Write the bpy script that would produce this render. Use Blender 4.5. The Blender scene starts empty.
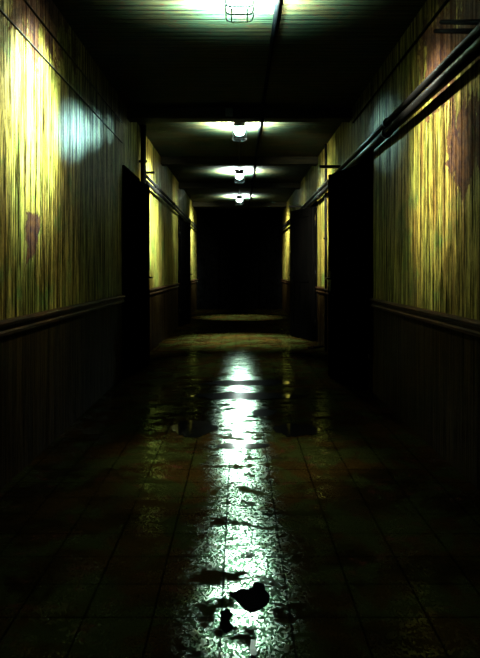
import bpy, bmesh, math, random
from mathutils import Vector, Matrix, noise as mnoise
random.seed(7)
S = bpy.context.scene
C = S.collection
EYE, W, CEIL, END, BACK = 1.15, 1.25, 2.95, 19.1, -2.0
F = 650.0          # focal length in pixels of the 480x658 frame

# ------------------------------------------------------------------ mesh helpers
def box(bm, x0, x1, y0, y1, z0, z1, bev=0.0):
    r = bmesh.ops.create_cube(bm, size=1.0)
    vs = r['verts']
    for v in vs:
        v.co = Vector(((x0+x1)/2+v.co.x*(x1-x0), (y0+y1)/2+v.co.y*(y1-y0), (z0+z1)/2+v.co.z*(z1-z0)))
    if bev:
        es = list({e for v in vs for e in v.link_edges})
        bmesh.ops.bevel(bm, geom=es, offset=bev, segments=2, affect='EDGES', profile=.5)

def tube(bm, pts, r, n=12, cap=True):
    pts = [Vector(p) for p in pts]
    rings = []
    up = None
    for i, p in enumerate(pts):
        a = pts[max(i-1, 0)]; b = pts[min(i+1, len(pts)-1)]
        t = (b-a).normalized()
        if up is None:
            up = t.orthogonal().normalized()
        up = (up - t*up.dot(t)).normalized()
        s = t.cross(up)
        rings.append([bm.verts.new(p + up*math.cos(2*math.pi*k/n)*r + s*math.sin(2*math.pi*k/n)*r) for k in range(n)])
    for a, b in zip(rings, rings[1:]):
        for k in range(n):
            f = bm.faces.new((a[k], a[(k+1) % n], b[(k+1) % n], b[k])); f.smooth = True
    if cap:
        bm.faces.new(list(reversed(rings[0]))); bm.faces.new(rings[-1])

def disc(bm, outline, z0, z1):
    lo = [bm.verts.new((x, y, z0)) for x, y in outline]
    hi = [bm.verts.new((x, y, z1)) for x, y in outline]
    n = len(lo)
    bm.faces.new(hi); bm.faces.new(list(reversed(lo)))
    for k in range(n):
        bm.faces.new((lo[k], lo[(k+1) % n], hi[(k+1) % n], hi[k]))

def obj(name, bm, m, parent=None, loc=(0, 0, 0)):
    bmesh.ops.recalc_face_normals(bm, faces=bm.faces)
    me = bpy.data.meshes.new(name); bm.to_mesh(me); bm.free()
    me.materials.append(m)
    o = bpy.data.objects.new(name, me); C.objects.link(o)
    o.location = loc
    if parent: o.parent = parent
    return o

def tag(o, label, cat, group=None):
    o['label'] = label; o['category'] = cat
    if group: o['group'] = group
    return o

def struct(o, label, cat):
    o['kind'] = 'structure'
    return tag(o, label, cat)

def empty(name, loc=(0, 0, 0), rz=0.0):
    o = bpy.data.objects.new(name, None); C.objects.link(o)
    o.empty_display_size = .1
    o.location = loc; o.rotation_euler.z = rz
    return o

def floor_at(px, py):
    d = F*EYE/(py-270.0)
    return (px-239.5)*d/F, d

# ------------------------------------------------------------------ material helpers
class NT:
    def __init__(s, name):
        s.m = bpy.data.materials.new(name); s.m.use_nodes = True
        s.t = s.m.node_tree; s.t.nodes.clear()
        s.out = s.t.nodes.new('ShaderNodeOutputMaterial')
        s.b = s.t.nodes.new('ShaderNodeBsdfPrincipled')
        s.t.links.new(s.b.outputs[0], s.out.inputs[0])
        s.co = s.t.nodes.new('ShaderNodeTexCoord').outputs['Object']
    def put(s, sock, v):
        if isinstance(v, bpy.types.NodeSocket): s.t.links.new(v, sock)
        else: sock.default_value = v
    def noise(s, scale=(1, 1, 1), detail=5, rough=.6, dist=0.0, off=(0, 0, 0)):
        mp = s.t.nodes.new('ShaderNodeMapping'); mp.inputs['Scale'].default_value = scale
        mp.inputs['Location'].default_value = off
        s.t.links.new(s.co, mp.inputs[0])
        n = s.t.nodes.new('ShaderNodeTexNoise'); n.inputs['Scale'].default_value = 1
        n.inputs['Detail'].default_value = detail; n.inputs['Roughness'].default_value = rough
        n.inputs['Distortion'].default_value = dist
        s.t.links.new(mp.outputs[0], n.inputs['Vector'])
        return n.outputs[0]
    def math(s, op, a, b=0.0, c=None, clamp=False):
        n = s.t.nodes.new('ShaderNodeMath'); n.operation = op; n.use_clamp = clamp
        s.put(n.inputs[0], a); s.put(n.inputs[1], b)
        if c is not None: s.put(n.inputs[2], c)
        return n.outputs[0]
    def step(s, v, lo, hi, a=0.0, b=1.0):
        n = s.t.nodes.new('ShaderNodeMapRange'); n.interpolation_type = 'SMOOTHSTEP'
        s.put(n.inputs[0], v)
        n.inputs[1].default_value = lo; n.inputs[2].default_value = hi
        n.inputs[3].default_value = a; n.inputs[4].default_value = b
        return n.outputs[0]
    def mix(s, f, a, b, mode='MIX'):
        n = s.t.nodes.new('ShaderNodeMix'); n.data_type = 'RGBA'; n.blend_type = mode
        s.put(n.inputs[0], f)
        for i, v in ((6, a), (7, b)):
            if isinstance(v, tuple): v = (*v, 1.0) if len(v) == 3 else v
            s.put(n.inputs[i], v)
        return n.outputs[2]
    def scale(s, colr, f):
        n = s.t.nodes.new('ShaderNodeVectorMath'); n.operation = 'SCALE'
        s.put(n.inputs[0], colr); s.put(n.inputs['Scale'], f)
        return n.outputs[0]
    def xyz(s):
        n = s.t.nodes.new('ShaderNodeSeparateXYZ'); s.t.links.new(s.co, n.inputs[0])
        return n.outputs
    def near(s, p, scl):
        """1 at p falling to 0 at one (scaled) metre from it"""
        mp = s.t.nodes.new('ShaderNodeVectorMath'); mp.operation = 'SUBTRACT'
        s.t.links.new(s.co, mp.inputs[0]); mp.inputs[1].default_value = p
        m2 = s.t.nodes.new('ShaderNodeVectorMath'); m2.operation = 'MULTIPLY'
        s.t.links.new(mp.outputs[0], m2.inputs[0]); m2.inputs[1].default_value = scl
        l = s.t.nodes.new('ShaderNodeVectorMath'); l.operation = 'LENGTH'
        s.t.links.new(m2.outputs[0], l.inputs[0])
        return s.math('SUBTRACT', 1.0, l.outputs['Value'], clamp=True)
    def bump(s, h, dist, strength=1.0):
        n = s.t.nodes.new('ShaderNodeBump'); n.inputs['Distance'].default_value = dist
        n.inputs['Strength'].default_value = strength
        s.put(n.inputs['Height'], h)
        s.t.links.new(n.outputs[0], s.b.inputs['Normal'])
    def done(s, base, rough=.5, spec=.5, metal=0.0):
        if isinstance(base, tuple): base = (*base, 1.0)
        s.put(s.b.inputs['Base Color'], base)
        s.put(s.b.inputs['Roughness'], rough)
        s.put(s.b.inputs['Specular IOR Level'], spec)
        s.put(s.b.inputs['Metallic'], metal)
        return s.m

def wall_material(name, peels, seed):
    t = NT(name)
    st = t.noise((38, 38, 1.3), 8, .74, off=(seed, 0, 0))
    fine = t.noise((120, 120, 6), 4, .75, off=(0, seed, 0))
    blot = t.noise((1.7, 1.7, .9), 8, .62, .4, off=(seed*2, 3, 0))
    grn = t.noise((2.2, 2.2, 3.0), 9, .65, .3, off=(0, 7, seed))
    drip = t.noise((9, 9, .45), 6, .7, off=(seed, 5, 2))
    col = t.mix(t.step(blot, .40, .62), (.24, .18, .032), (.17, .17, .030))
    col = t.mix(t.step(grn, .525, .66, 0, .75), col, (.045, .14, .03))
    col = t.mix(t.step(drip, .48, .66, 0, .85), col, (.075, .028, .006))
    # dark dirt that ran down the paint
    run = t.math('MULTIPLY', t.step(st, .43, .60, .03, 1.0), t.step(fine, .40, .60, .10, 1.0))
    col = t.scale(col, run)
    fleck = t.noise((60, 60, 42), 3, .6, off=(seed, 4, 1))
    col = t.mix(t.step(fleck, .62, .68, 0, .85), col, (.03, .008, .004))
    # paint flaked off down to brown plaster
    pn = t.noise((3.6, 3.6, 2.8), 12, .70, .7, off=(1, seed, 4))
    pk = t.noise((26, 26, 20), 5, .7, off=(1, seed, 9))
    acc = None
    for p, s_ in peels:
        d = t.near(p, s_)
        acc = d if acc is None else t.math('MAXIMUM', acc, d)
    v = t.math('ADD', t.math('MULTIPLY', pn, 1.0), t.math('MULTIPLY', acc, .42))
    v = t.math('ADD', v, t.math('MULTIPLY', t.math('SUBTRACT', pk, .5), .35))
    peel = t.step(v, .655, .69)
    bare = t.mix(t.step(pk, .40, .62), (.010, .005, .005), (.032, .015, .006))
    bare = t.scale(bare, t.step(st, .36, .58, .35, 1.0))
    col = t.mix(peel, col, bare)
    # dark oil paint of the dado under the rail
    z = t.xyz()[2]
    dado = t.step(z, .84, .86, 1.0, 0.0)
    dcol = t.scale(t.mix(t.step(drip, .42, .62), (.012, .007, .002), (.004, .002, .001)), t.step(st, .36, .60, .15, 1.0))
    col = t.mix(dado, col, dcol)
    h = t.math('ADD', t.math('MULTIPLY', st, .6), t.math('ADD', t.math('MULTIPLY', fine, .35), t.math('MULTIPLY', peel, -.4)))
    t.bump(h, .012, .7)
    t.b.inputs['Specular Tint'].default_value = (1, .95, .5, 1)
    return t.done(col, t.math('MAXIMUM', t.step(fine, .3, .7, .34, .6), t.math('MULTIPLY', dado, .75)), t.math('MULTIPLY', run, t.math('MULTIPLY', t.step(peel, 0, 1, .22, .05), t.step(dado, 0, 1, 1.0, .05))))

def ceiling_material():
    t = NT('ceiling_boards')
    y = t.xyz()[1]
    fr = t.math('FRACT', t.math('MULTIPLY', y, 1/.085))
    edge = t.math('ABSOLUTE', t.math('SUBTRACT', fr, .5))
    gap = t.step(edge, .36, .48, 1.0, .12)
    st = t.noise((1.6, 40, 1), 6, .7)
    blot = t.noise((2.4, 2.4, 1), 8, .65, .4)
    pk = t.noise((16, 16, 16), 6, .7)
    col = t.mix(t.step(blot, .40, .60), (.034, .026, .008), (.018, .026, .011))
    col = t.mix(t.step(pk, .58, .66), col, (.05, .014, .006))
    col = t.scale(t.scale(col, t.step(st, .34, .62, .2, 1.0)), gap)
    t.bump(t.math('ADD', gap, t.math('MULTIPLY', st, .6)), .01, .6)
    return t.done(col, .85, .04)

def floor_material():
    t = NT('floor_tiles')
    x, y, z = t.xyz()
    T = .2275
    def joint(v, off):
        fr = t.math('FRACT', t.math('MULTIPLY', t.math('ADD', v, off), 1/T))
        return t.math('ABSOLUTE', t.math('SUBTRACT', fr, .5))
    jx = t.step(joint(x, .06+10*T), .476, .492); jy = t.step(joint(y, -.105+10*T), .476, .492)
    j = t.math('MAXIMUM', jx, jy)
    big = t.noise((1.5, 1.9, 1), 7, .62, .5, off=(2, 1.3, 0))
    mid = t.noise((6, 8, 1), 8, .68, .3)
    grain = t.noise((170, 120, 1), 3, .7)
    mp = t.t.nodes.new('ShaderNodeMapping'); mp.inputs['Scale'].default_value = (150, 85, 1)
    t.t.links.new(t.co, mp.inputs[0])
    vo = t.t.nodes.new('ShaderNodeTexVoronoi'); vo.inputs['Scale'].default_value = 1; vo.voronoi_dimensions = '2D'
    t.t.links.new(mp.outputs[0], vo.inputs['Vector'])
    sp = t.t.nodes.new('ShaderNodeSeparateColor'); t.t.links.new(vo.outputs['Color'], sp.inputs[0])
    speck = sp.outputs[0]
    col = t.mix(t.step(big, .38, .62), (.012, .0062, .0012), (.004, .0026, .0006))
    hue = t.noise((3.2, 2.6, 1), 7, .66, .4, off=(5, 2, 0))
    col = t.mix(t.step(hue, .46, .58), col, (.0085, .0095, .002))
    col = t.mix(t.step(mid, .55, .70), col, (.020, .0065, .003))
    col = t.scale(col, t.step(grain, .35, .62, .25, 1.0))
    dirt = t.math('MULTIPLY', t.step(mid, .42, .60), t.step(speck, .15, .95, .06, 1))
    dirt = t.math('MULTIPLY', dirt, t.step(big, .34, .52, .25, 1.0))
    spec = t.math('MULTIPLY', t.math('MULTIPLY', dirt, .55), t.math('SUBTRACT', 1.0, t.math('MULTIPLY', j, .95)))
    col = t.scale(col, t.math('SUBTRACT', 1.0, t.math('MULTIPLY', j, .85)))
    h = mid
    t.bump(h, .0018, .5)
    # wet film: a short-tailed gloss over dull dirt, by Fresnel
    N = t.t.nodes; L = t.t.links
    dif = N.new('ShaderNodeBsdfDiffuse'); t.put(dif.inputs['Color'], col)
    gl = N.new('ShaderNodeBsdfGlossy'); gl.distribution = 'BECKMANN'
    t.put(gl.inputs['Color'], t.mix(t.step(speck, .3, .8), (.45, .95, .55), (.85, 1.0, .85)))
    t.put(gl.inputs['Roughness'], t.step(mid, .35, .65, .27, .17))
    fr = N.new('ShaderNodeFresnel'); fr.inputs['IOR'].default_value = 1.4
    mx = N.new('ShaderNodeMixShader')
    t.put(mx.inputs[0], t.math('MULTIPLY', fr.outputs[0], t.math('MULTIPLY', spec, 1.6, clamp=True)))
    L.new(dif.outputs[0], mx.inputs[1]); L.new(gl.outputs[0], mx.inputs[2]); L.new(mx.outputs[0], t.out.inputs[0])
    bn = next(n_ for n_ in N if n_.type == 'BUMP')
    for n_ in (dif, gl, fr): L.new(bn.outputs[0], n_.inputs['Normal'])
    N.remove(t.b)
    return t.m

def plain(name, c0, c1, rough=.5, spec=.5, metal=0.0, sc=(12, 12, 12), bump=.003):
    t = NT(name)
    n = t.noise(sc, 6, .65)
    t.bump(n, bump, .6)
    return t.done(t.mix(t.step(n, .38, .62), c0, c1), rough, spec, metal)

def glow_material():
    t = NT('lit_glass')
    t.b.inputs['Base Color'].default_value = (.7, .8, .8, 1)
    t.b.inputs['Emission Color'].default_value = (.70, 1.0, .90, 1)
    t.b.inputs['Emission Strength'].default_value = LAMP
    return t.m
LAMP = 30.0

M_wl = wall_material('left_wall_paint', [((-W, 3.8, 2.90), (0, .55, 1.7)), ((-W, 3.9, 1.38), (0, 4.0, 4.5))], 3.0)
M_wr = wall_material('right_wall_paint', [((W, 3.62, 1.86), (0, 2.3, 2.3)), ((W, 4.1, 2.5), (0, 1.5, 2.0)), ((W, 3.45, 2.5), (0, 2.2, 2.0))], 11.0)
M_ceil = ceiling_material()
M_floor = floor_material()
M_beam = plain('dark_beam', (.010, .008, .003), (.004, .004, .002), .8, .05, sc=(3, 30, 30))  # very dark mottled base colour
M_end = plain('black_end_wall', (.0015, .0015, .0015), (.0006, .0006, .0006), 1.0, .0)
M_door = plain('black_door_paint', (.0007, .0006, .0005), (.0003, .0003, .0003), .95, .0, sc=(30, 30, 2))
M_pipe = plain('black_iron', (.0014, .0012, .001), (.0006, .0006, .0006), .4, .03, sc=(20, 4, 20))
M_conduit = plain('dull_conduit', (.008, .008, .007), (.003, .003, .003), .6, .1)
M_rail = plain('worn_rail_wood', (.018, .008, .003), (.004, .002, .001), .65, .02, sc=(40, 3, 40))
M_steel = plain('worn_steel', (.25, .25, .24), (.10, .09, .08), .4, .5, .9)
M_tray = plain('lamp_enamel', (.06, .07, .07), (.03, .03, .03), .5, .4)
M_black = plain('black_matte', (.0010, .0010, .0009), (.0005, .0005, .0005), .85, .01)
M_wire = plain('guard_wire', (.006, .007, .007), (.003, .003, .003), .6, .1)
M_glow = glow_material()
M_scrap = plain('black_underlay', (.001, .001, .001), (.0005, .0005, .0005), 1.0, 0.0)
M_wood = plain('rotten_wood', (.006, .004, .002), (.002, .0015, .001), .95, .0, sc=(30, 5, 30))
M_paper = plain('pale_paper', (.55, .55, .5), (.35, .36, .30), .8, .2)
M_box = plain('pale_light_patch', (.12, .15, .09), (.06, .08, .05), .6, .3)  # pale green tone standing in for a small patch of light
def puddle_material():
    t = NT('black_water')
    n = t.noise((5, 7, 1), 3, .5)
    t.bump(n, .002, .25)
    return t.done((.0006, .0006, .0004), .05, .10)
M_puddle = puddle_material()

# ------------------------------------------------------------------ the setting
bm = bmesh.new(); box(bm, -2.6, 2.6, BACK-.2, END+.2, -.15, 0)
struct(obj('floor', bm, M_floor), 'wet dark tiled corridor floor with scattered glossy reflections', 'floor')
bm = bmesh.new(); box(bm, -2.6, 2.6, BACK-.2, END+.2, CEIL, CEIL+.15)
struct(obj('ceiling', bm, M_ceil), 'low ceiling of narrow stained boards above the corridor', 'ceiling')

DOOR_H, DOOR_W = 2.20, .92
def wall(name, sgn, doors, m, label):
    bm = bmesh.new()
    a, b = (-W-.16, -W) if sgn < 0 else (W, W+.16)
    y = BACK
    for d in doors:
        box(bm, a, b, y, d, 0, CEIL)
        box(bm, a, b, d, d+DOOR_W, DOOR_H, CEIL)
        # the unlit room behind the doorway
        o0, o1 = (-2.5, a) if sgn < 0 else (b, 2.5)
        box(bm, o0, o1, d-.12, d-.02, 0, CEIL)
        box(bm, o0, o1, d+DOOR_W+.02, d+DOOR_W+.12, 0, CEIL)
        far = o0 if sgn < 0 else o1
        box(bm, min(far, far+sgn*.08), max(far, far+sgn*.08), d-.12, d+DOOR_W+.12, 0, CEIL)
        y = d+DOOR_W
    box(bm, a, b, y, END, 0, CEIL)
    struct(obj(name, bm, m), label, 'wall')
LD, RD = (7.0, 13.3), (6.15, 10.5)
wall('wall_left', -1, LD, M_wl, 'left corridor wall of streaked yellow green peeling paint over dark dado')
wall('wall_right', 1, RD, M_wr, 'right corridor wall of streaked yellow peeling paint behind the pipes')
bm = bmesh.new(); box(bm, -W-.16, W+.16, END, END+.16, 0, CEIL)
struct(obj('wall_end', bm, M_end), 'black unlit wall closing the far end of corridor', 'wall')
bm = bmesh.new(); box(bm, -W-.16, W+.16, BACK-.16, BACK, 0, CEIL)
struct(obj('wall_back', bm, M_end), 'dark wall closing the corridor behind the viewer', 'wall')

BEAMS = (7.2, 10.3, 13.35, 17.2)
for k, (y, w) in enumerate(zip(BEAMS, ('nearest ceiling beam crossing before the second lamp', 'ceiling beam crossing between second and third lamps',
                         'ceiling beam crossing between third and fourth lamps', 'farthest ceiling beam just past the last lamp'))):
    bm = bmesh.new(); box(bm, -W, W, y, y+.2, CEIL-.12, CEIL, .008)
    struct(obj('trim_%d' % (k+1), bm, M_beam), 'dark ' + w, 'beam')

# rail boards along both walls, cut at the doorways
n = len(BEAMS)
def rail(sgn, y0, y1, label):
    global n
    n += 1
    bm = bmesh.new()
    a = sgn*W
    prof = [(0, .800), (.022, .806), (.026, .822), (.016, .832), (.016, .852), (.034, .862), (.038, .874), (.030, .884), (0, .888)]
    ends = []
    for y in (y0, y1):
        ends.append([bm.verts.new((a - sgn*px, y, pz)) for px, pz in prof])
    m_ = len(prof)
    for k in range(m_):
        bm.faces.new((ends[0][k], ends[0][(k+1) % m_], ends[1][(k+1) % m_], ends[1][k]))
    bm.faces.new(ends[0]); bm.faces.new(list(reversed(ends[1])))
    struct(obj('trim_%d' % n, bm, M_rail), label, 'rail')
FRW = .07
rail(-1, BACK, LD[0]-FRW, 'worn wooden rail on the near left wall')
rail(-1, LD[0]+DOOR_W+FRW, LD[1]-FRW, 'wooden rail on left wall between the two doors')
rail(-1, LD[1]+DOOR_W+FRW, END, 'wooden rail on left wall beyond the far door')
rail(1, BACK, RD[0]-FRW, 'worn wooden rail on the near right wall')
rail(1, RD[0]+DOOR_W+FRW, RD[1]-FRW, 'wooden rail on right wall between the two doors')
rail(1, RD[1]+DOOR_W+FRW, END, 'wooden rail on right wall beyond the far door')

def door(name, sgn, y, ang, label):
    root = empty(name, (sgn*W, y, 0))
    root['kind'] = 'structure'; tag(root, label, 'door')
    s = -sgn                                   # towards the corridor
    bm = bmesh.new()
    for (y0, y1, z0, z1) in ((-FRW, 0, 0, DOOR_H+FRW), (DOOR_W, DOOR_W+FRW, 0, DOOR_H+FRW), (0, DOOR_W, DOOR_H, DOOR_H+FRW)):
        box(bm, min(0, s*.025), max(0, s*.025), y0, y1, z0, z1, .004)
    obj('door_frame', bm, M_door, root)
    # leaf built along +y from the hinge, then swung out by ang
    bm = bmesh.new()
    t0, t1 = sorted((s*.03, s*.07))
    for (y0, y1, z0, z1) in ((.01, .13, .01, 2.17), (.77, .89, .01, 2.17), (.13, .77, .01, .22), (.13, .77, .95, 1.08), (.13, .77, 2.03, 2.17)):
        box(bm, t0, t1, y0, y1, z0, z1, .003)
    q0, q1 = sorted((s*.042, s*.058))
    box(bm, q0, q1, .13, .77, .22, .95); box(bm, q0, q1, .13, .77, 1.08, 2.03)
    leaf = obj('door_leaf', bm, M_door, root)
    leaf.rotation_euler.z = -s*ang
    bm = bmesh.new()
    box(bm, *sorted((s*.07, s*.076)), .80, .85, .92, 1.14, .002)
    tube(bm, [(s*.074, .825, 1.06), (s*.12, .825, 1.06), (s*.125, .81, 1.06), (s*.125, .70, 1.06)], .010, 8)
    obj('handle', bm, M_pipe, leaf)
    for z in (.3, 1.1, 1.9):
        bm = bmesh.new(); tube(bm, [(s*.028, .004, z-.05), (s*.028, .004, z+.05)], .009, 8)
        obj('hinge', bm, M_pipe, leaf)
    return root
door('door_1', -1, LD[0], math.radians(6.0), 'black panelled door ajar in left wall beside the riser pipe')
door('door_2', -1, LD[1], math.radians(7.5), 'black door ajar in left wall near the far end')
door('door_3', 1, RD[0], math.radians(15.0), 'black panelled door ajar under pipes in the near right wall')
door('door_4', 1, RD[1], math.radians(20.0), 'black door ajar farther down the right wall')
# the double door in the far wall
root = empty('door_5', (0, END, 0)); root['kind'] = 'structure'
tag(root, 'black closed door barely visible in the dark far end wall', 'door')
bm = bmesh.new()
for (x0, x1, z0, z1) in ((-.62, -.55, 0, 2.17), (.55, .62, 0, 2.17), (-.55, .55, 2.1, 2.17)):
    box(bm, x0, x1, -.03, 0, z0, z1)
obj('door_frame', bm, M_door, root)
for x0 in (-.545, .005):
    bm = bmesh.new(); box(bm, x0, x0+.54, -.02, 0, .01, 2.09, .004)
    box(bm, x0+.1, x0+.44, -.028, -.02, .2, .9, .003); box(bm, x0+.1, x0+.44, -.028, -.02, 1.1, 1.95, .003)
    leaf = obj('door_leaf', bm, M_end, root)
    bm = bmesh.new(); xx = -.05 if x0 < 0 else .05
    tube(bm, [(xx, -.02, .95), (xx, -.06, .95), (xx, -.06, 1.15), (xx, -.02, 1.15)], .009, 8)
    obj('handle', bm, M_pipe, leaf)

# ------------------------------------------------------------------ ceiling lamps
def make_lamp():
    r = empty('ceiling_lamp')
    bm = bmesh.new(); box(bm, -.10, .10, -.17, .15, -.025, 0, .006)
    obj('mounting_tray', bm, M_tray, r)
    bm = bmesh.new(); box(bm, -.075, .075, -.165, -.125, -.075, -.025, .008)
    obj('gear_box', bm, M_tray, r)
    bm = bmesh.new()
    # ribbed glass body, tapering down
    rings = []
    for (hx, hy, z) in ((.066, .112, -.025), (.068, .114, -.05), (.064, .110, -.09), (.054, .100, -.125), (.034, .078, -.142)):
        ring = []
        for k in range(28):
            a = 2*math.pi*k/28
            c, s_ = math.cos(a), math.sin(a)
            e = .45
            ring.append(bm.verts.new((hx*math.copysign(abs(c)**e, c), hy*math.copysign(abs(s_)**e, s_), z)))
        rings.append(ring)
    for a, b in zip(rings, rings[1:]):
        for k in range(28):
            f = bm.faces.new((a[k], a[(k+1) % 28], b[(k+1) % 28], b[k])); f.smooth = True
    bm.faces.new(rings[0]); bm.faces.new(rings[-1])
    obj('glass_diffuser', bm, M_glow, r)
    bm = bmesh.new()
    zb = -.20
    for y in (-.12, 0, .12):
        tube(bm, [(-.088, y, -.02), (-.088, y, zb+.03), (-.078, y, zb+.008), (-.058, y, zb), (.058, y, zb), (.078, y, zb+.008), (.088, y, zb+.03), (.088, y, -.02)], .0055, 8)
    for x in (-.05, .05):
        tube(bm, [(x, -.12, zb), (x, .12, zb)], .0045, 8)
    for x in (-.088, .088):
        tube(bm, [(x, -.12, -.10), (x, .12, -.10)], .0045, 8)
    obj('wire_guard', bm, M_wire, r)
    return r
def copy_tree(o, parent=None):
    c = o.copy(); C.objects.link(c)
    if parent: c.parent = parent
    for ch in list(o.children): copy_tree(ch, c)
    return c
SIDE = ((10500, 4300, 0, 900, 0, 0, 22000), (28000, 12000, 2100, 350, 1300, 220, 7000), (900, 700, 400, 10500, 160, 100, 5500), (10000, 7000, 7500, 4500, 0, 0, 4200))
WIDE = ((.045, .06), (.05, .08), (.3, .3), (.1, .1))
CONE = (50, 46, 54, 54)
SHIFT = ((-.08, .10), (1.10, 1.60), (1.0, 1.2), (1.1, 1.1))
LAMPS = (4.07, 7.95, 11.85, 15.9)
LL = ('nearest caged ceiling lamp glowing white at the top of the frame',
      'second caged ceiling lamp, behind the nearest beam',
      'third caged ceiling lamp, smaller, behind the second beam',
      'farthest and smallest caged ceiling lamp before the dark end')
proto = make_lamp()
lamps = [proto] + [copy_tree(proto) for _ in LAMPS[1:]]
for k, (y, lab) in enumerate(zip(LAMPS, LL)):
    o = lamps[k]
    o.location = (0, y, CEIL)
    tag(o, lab, 'lamp', 'caged lamps along the ceiling')
    # unseen spots added to shape wall pools, cold wall bands, floor streak, ceiling glow
    sl, sr, fl, dn, bl, br, up = SIDE[k]
    WARM, COLD, PALE, ICE = (.95, 1.0, .80), (.50, 1.0, .88), (.78, 1.0, .90), (.42, .90, 1.0)
    for off, aim, power, cone, tint in (
            ((-.11, 0, -.11), (-W, y+SHIFT[k][0], (2.12, 2.05, 2.0, 2.0)[k]), sl, CONE[k], PALE), ((.11, 0, -.11), (W, y+SHIFT[k][1], 1.98), sr, CONE[k], WARM),
            ((-.11, 0, -.12), (-W, y+SHIFT[k][0], 1.95), sl*WIDE[k][0], 84, WARM), ((.11, 0, -.12), (W, y+SHIFT[k][1], 1.85), sr*WIDE[k][1], 84, WARM),
            ((0, -.05, -.22), (0, y-(5.2 if k < 3 else 9.5), 0), fl, 28 if k < 3 else 17, PALE), ((0, 0, -.22), (0, y-(1.1 if k == 2 else .05), 0), dn, 40 if k == 0 else 50, PALE if k else WARM),
            ((-.11, -.1, -.13), (-W, y-3.0, 2.20), bl, 9, COLD), ((-.11, -.1, -.13), (-W, y-2.3, 2.36), bl*.4, 9, COLD), ((-.11, -.1, -.13), (-W, y-1.7, 2.50), bl*.18, 9, COLD), ((.11, -.1, -.13), (W, y-2.2, 2.35), br, 17, COLD),
            ((-.13, 0, -.13), (-.13, y+.001, CEIL), up, 164, PALE), ((.13, 0, -.13), (.13, y+.001, CEIL), up, 164, PALE),
            ((0, .20, -.13), (0, y+.201, CEIL), up, 164, ICE)):
        if not power: continue
        l = bpy.data.lights.new('added_lamp_spot', 'SPOT'); l.energy = power; l.color = tint
        l.spot_size = math.radians(cone); l.spot_blend = 1.0; l.shadow_soft_size = .04
        lo = bpy.data.objects.new('added_lamp_spot', l); C.objects.link(lo); lo.parent = o
        lo.location = off
        dr = Vector(aim) - (Vector((0, y, CEIL)) + Vector(off))
        lo.rotation_euler = dr.to_track_quat('-Z', 'Y').to_euler()

# ------------------------------------------------------------------ pipes, conduits and cables
def line(name, pts, r, m, label, cat, clips=(), group=None):
    bm = bmesh.new(); tube(bm, pts, r, 14)
    o = obj(name, bm, m); tag(o, label, cat, group)
    for f in clips:
        b2 = bmesh.new(); f(b2); obj('pipe_clip', b2, m, o)
    return o
def sag(x, z, y0, y1, amp, seed, step=.5):
    pts = []; nn = max(2, int((y1-y0)/step))
    for k in range(nn+1):
        y = y0+(y1-y0)*k/nn
        pts.append((x, y, z+amp*mnoise.noise(Vector((seed, y*.7, 0)))))
    return pts
def clip_wall(sgn, y, z, reach, h=.02):
    def f(b): box(b, *sorted((sgn*(W+.004), sgn*(W-reach))), y-.012, y+.012, z-h, z+h, .002)
    return f
def collar(x, z, y, r):
    def f(b): tube(b, [(x, y-.03, z), (x, y+.03, z)], r, 14)
    return f
# right wall: two pipes, one above the other, running over the doors
for dz, r, lab in ((.044, .024, 'thin upper black iron pipe along the right wall over doors'), (-.036, .034, 'thick lower black iron pipe along the right wall over doors')):
    z = EYE+1.135+dz
    cl = [collar(W-.072, z, y, r+.009) for y in (2.9, 5.2, 9.6, 13.6)]
    line('heating_pipe', [(W-.072, BACK, z), (W-.072, END, z)], r, M_pipe, lab, 'pipe', cl, 'pipes on the right wall')
bk = []
for y, lab in ((7.75, 'pipe bracket arm sticking out above the open right door'),
               (12.6, 'pipe bracket on right wall past the far right door')):
    bm = bmesh.new()
    box(bm, W-.30, W+.004, y-.02, y+.02, EYE+1.215, EYE+1.25, .003)
    box(bm, W-.02, W+.004, y-.03, y+.03, EYE+1.03, EYE+1.27, .003)
    tag(obj('pipe_bracket', bm, M_pipe), lab, 'bracket', 'pipe brackets on the right wall')
# left wall beyond the first door
for dz, r, lab in ((.038, .020, 'upper black pipe on left wall beyond the riser'), (-.034, .024, 'lower black pipe on left wall beyond the riser')):
    z = EYE+1.16+dz
    cl = [collar(-W+.06, z, y, r+.009) for y in (9.3, 11.8, 15.4)]
    line('heating_pipe', [(-W+.06, 8.2, z), (-W+.06, END, z)], r, M_pipe, lab, 'pipe', cl, 'pipes on the left wall')
bm = bmesh.new(); box(bm, -W-.004, -W+.17, 8.26, 8.30, EYE+1.225, EYE+1.255, .003); box(bm, -W-.004, -W+.02, 8.25, 8.31, EYE+1.06, EYE+1.27, .003)
tag(obj('pipe_bracket', bm, M_pipe), 'pipe bracket on left wall just past the riser pipe', 'bracket')
# risers
cl = [collar(0, 0, 0, .01)][:0]
line('riser_pipe', [(-W+.055, 8.08, 0), (-W+.055, 8.08, CEIL)], .037, M_black, 'thick vertical black riser pipe on left wall past the door', 'pipe',
     [clip_wall(-1, 8.08, z, .10, .015) for z in (.9, 2.5)])
line('riser_pipe', [(W-.018, 9.28, 0), (W-.018, 9.28, CEIL)], .017, M_black, 'thin vertical black riser pipe on right wall between doors', 'pipe',
     [clip_wall(1, 9.28, z, .05, .012) for z in (.5, 1.6)])
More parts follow.
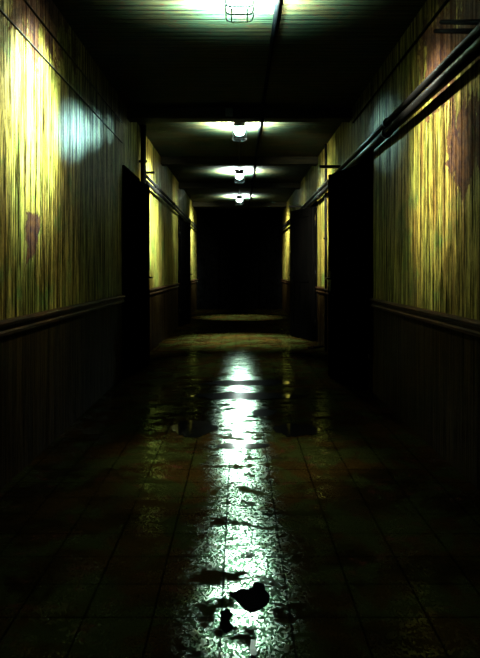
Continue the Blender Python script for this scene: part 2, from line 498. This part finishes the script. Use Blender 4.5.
# ceiling conduit and the short feeds between lamps
def notch(x, r):
    pts = []
    y = BACK; zc = CEIL-r+.002; zb = CEIL-.12-r
    pts.append((x, y, zc))
    for b in BEAMS:
        pts += [(x, b-.06, zc), (x, b-.02, zb), (x, b+.22, zb), (x, b+.26, zc)]
    pts.append((x, END, zc))
    return pts
line('ceiling_conduit', notch(.255, .017), .017, M_black, 'long thin black conduit along the ceiling right of lamps', 'conduit')
def feed(y0, y1, b):
    r = .011; zc = CEIL-r+.002; zb = CEIL-.12-r
    return [(0, y0, zc), (0, b-.05, zc), (0, b-.015, zb), (0, b+.215, zb), (0, b+.25, zc), (0, y1, zc)]
for a, b, k, w in ((1, 2, 1, 'second and third lamps'), (2, 3, 2, 'third and fourth lamps')):
    line('lamp_cable', feed(LAMPS[a]+.15, LAMPS[b]-.17, BEAMS[k]), .011, M_conduit, 'thin grey ceiling cable between the ' + w, 'cable', (), 'cables between ceiling lamps')
# cables along the near walls
line('wall_cable', sag(-W+.006, EYE+1.35, BACK, 6.9, .012, 1.0), .005, M_conduit, 'lower thin sagging cable high on the near left wall', 'cable')
line('wall_cable', sag(-W+.007, EYE+1.56, BACK, 6.9, .012, 5.0), .006, M_pipe, 'upper thin black cable high on the near left wall', 'cable')
line('wall_cable', sag(W-.010, EYE+1.61, BACK, 7.1, .010, 9.0), .009, M_black, 'thin black cable under the ceiling on right wall', 'cable')
def wp(px, py):                                   # a point on the right wall
    d = F*W/(px-239.5); return d, EYE+(270-py)*d/F
for (a, b, lab) in (((443, 22), (492, 22), 'upper short black conduit slanting at the top right wall'), ((437, 31), (474, 31), 'lower short black conduit slanting at the top right wall')):
    (d0, z0), (d1, z1) = wp(*a), wp(*b)
    line('conduit_stub', [(W-.010, d0, z0), (W-.010, d1, z1)], .014, M_black, lab, 'conduit')
bm = bmesh.new(); box(bm, -.155, -.075, BEAMS[0]-.05, BEAMS[0]+.004, CEIL-.10, CEIL-.02, .006)  # pale box added to show a small light patch on the beam
patch_box = tag(obj('light_patch_box', bm, M_box), 'small pale box standing in for a light patch on the nearest beam beside second lamp', 'box')
bm = bmesh.new(); box(bm, -.15, -.08, BEAMS[0]-.056, BEAMS[0]-.05, CEIL-.095, CEIL-.025, .002); obj('patch_front', bm, M_box, patch_box)

# ------------------------------------------------------------------ puddles and litter on the floor
def blob(px, py, wpx, hpx, seed, rough=.35, n_=40):
    out = []
    for k in range(n_):
        a = 2*math.pi*k/n_
        q = 1 + rough*mnoise.noise(Vector((math.cos(a)*1.6+seed, math.sin(a)*1.6, seed))) + .5*rough*mnoise.noise(Vector((math.cos(a)*5+seed, math.sin(a)*5, seed*2)))
        x, d = floor_at(px+wpx/2*math.cos(a)*q, py-hpx/2*math.sin(a)*q)
        out.append((x, d))
    return out
for px, py, w, h, sd, lab in (
        (244, 396, 112, 7, 2, 'wide flat black puddle across the middle of the floor'),
        (193, 429, 46, 15, 5, 'black puddle left of the bright reflection'),
        (298, 430, 44, 13, 9, 'black puddle right of the bright reflection'),
        (243, 446, 60, 5, 13, 'narrow black puddle below the bright reflection'),
        (262, 413, 22, 8, 17, 'small black puddle inside the bright reflection'),
        (250, 383, 90, 5, 21, 'thin black puddle behind the wide one')):
    bm = bmesh.new(); disc(bm, blob(px, py, w, h, sd), 0, .003)
    tag(obj('puddle', bm, M_puddle), lab, 'puddle', 'puddles on the floor')
pts = [(229, 594), (236, 593), (241, 590), (247, 591), (252, 589), (254, 584), (258, 583), (263, 585), (265, 588), (264, 591), (268, 594), (270, 598), (267, 603),
       (262, 607), (256, 610), (250, 611), (244, 608), (238, 601), (234, 598)]
bm = bmesh.new(); disc(bm, [floor_at(*p) for p in pts][::-1], 0, .006)
tag(obj('flooring_scrap', bm, M_scrap), 'jagged black scrap of torn flooring on the near bright tiles', 'scrap')
pts = [(221, 612), (228, 610), (232, 615), (229, 622), (233, 628), (226, 632), (220, 626)]
bm = bmesh.new(); disc(bm, [floor_at(*p) for p in pts][::-1], 0, .004)
tag(obj('flooring_scrap', bm, M_scrap), 'small dark flooring scrap lower left of the jagged one', 'scrap')
x, d = floor_at(316, 348)
bm = bmesh.new(); box(bm, -.16, .16, -.045, .045, 0, .03, .004)
o = obj('broken_plank', bm, M_wood, loc=(x, d, .0)); o.rotation_euler.z = .9
tag(o, 'short dark broken plank on the floor by the right wall', 'plank')
x, d = floor_at(253, 650)
bm = bmesh.new(); disc(bm, [(-.008, -.03), (.008, -.035), (.012, -.005), (.006, .02), (.010, .045), (-.004, .05), (-.009, .01)], 0, .004)
o = obj('paper_scrap', bm, M_paper, loc=(x, d, 0)); tag(o, 'tiny pale paper scrap at the bottom edge of the floor', 'paper')

# ------------------------------------------------------------------ camera, world, colour
cam = bpy.data.cameras.new('camera'); co = bpy.data.objects.new('camera', cam); C.objects.link(co)
co.location = (0, 0, EYE); co.rotation_euler = (math.radians(90), 0, 0)
cam.sensor_fit = 'VERTICAL'; cam.sensor_height = 36; cam.lens = F/658*36
cam.shift_y = -59/658; cam.shift_x = .5/658
cam.clip_start = .05; cam.clip_end = 100
S.camera = co
S.cycles.max_bounces = 4; S.cycles.diffuse_bounces = 0
w = bpy.data.worlds.new('world'); S.world = w; w.use_nodes = True
w.node_tree.nodes['Background'].inputs[0].default_value = (0, 0, 0, 1)
w.node_tree.nodes['Background'].inputs[1].default_value = 0
S.view_settings.view_transform = 'Standard'; S.view_settings.look = 'None'
S.view_settings.exposure = -.5; S.view_settings.gamma = 1; S.view_settings.use_curve_mapping = False
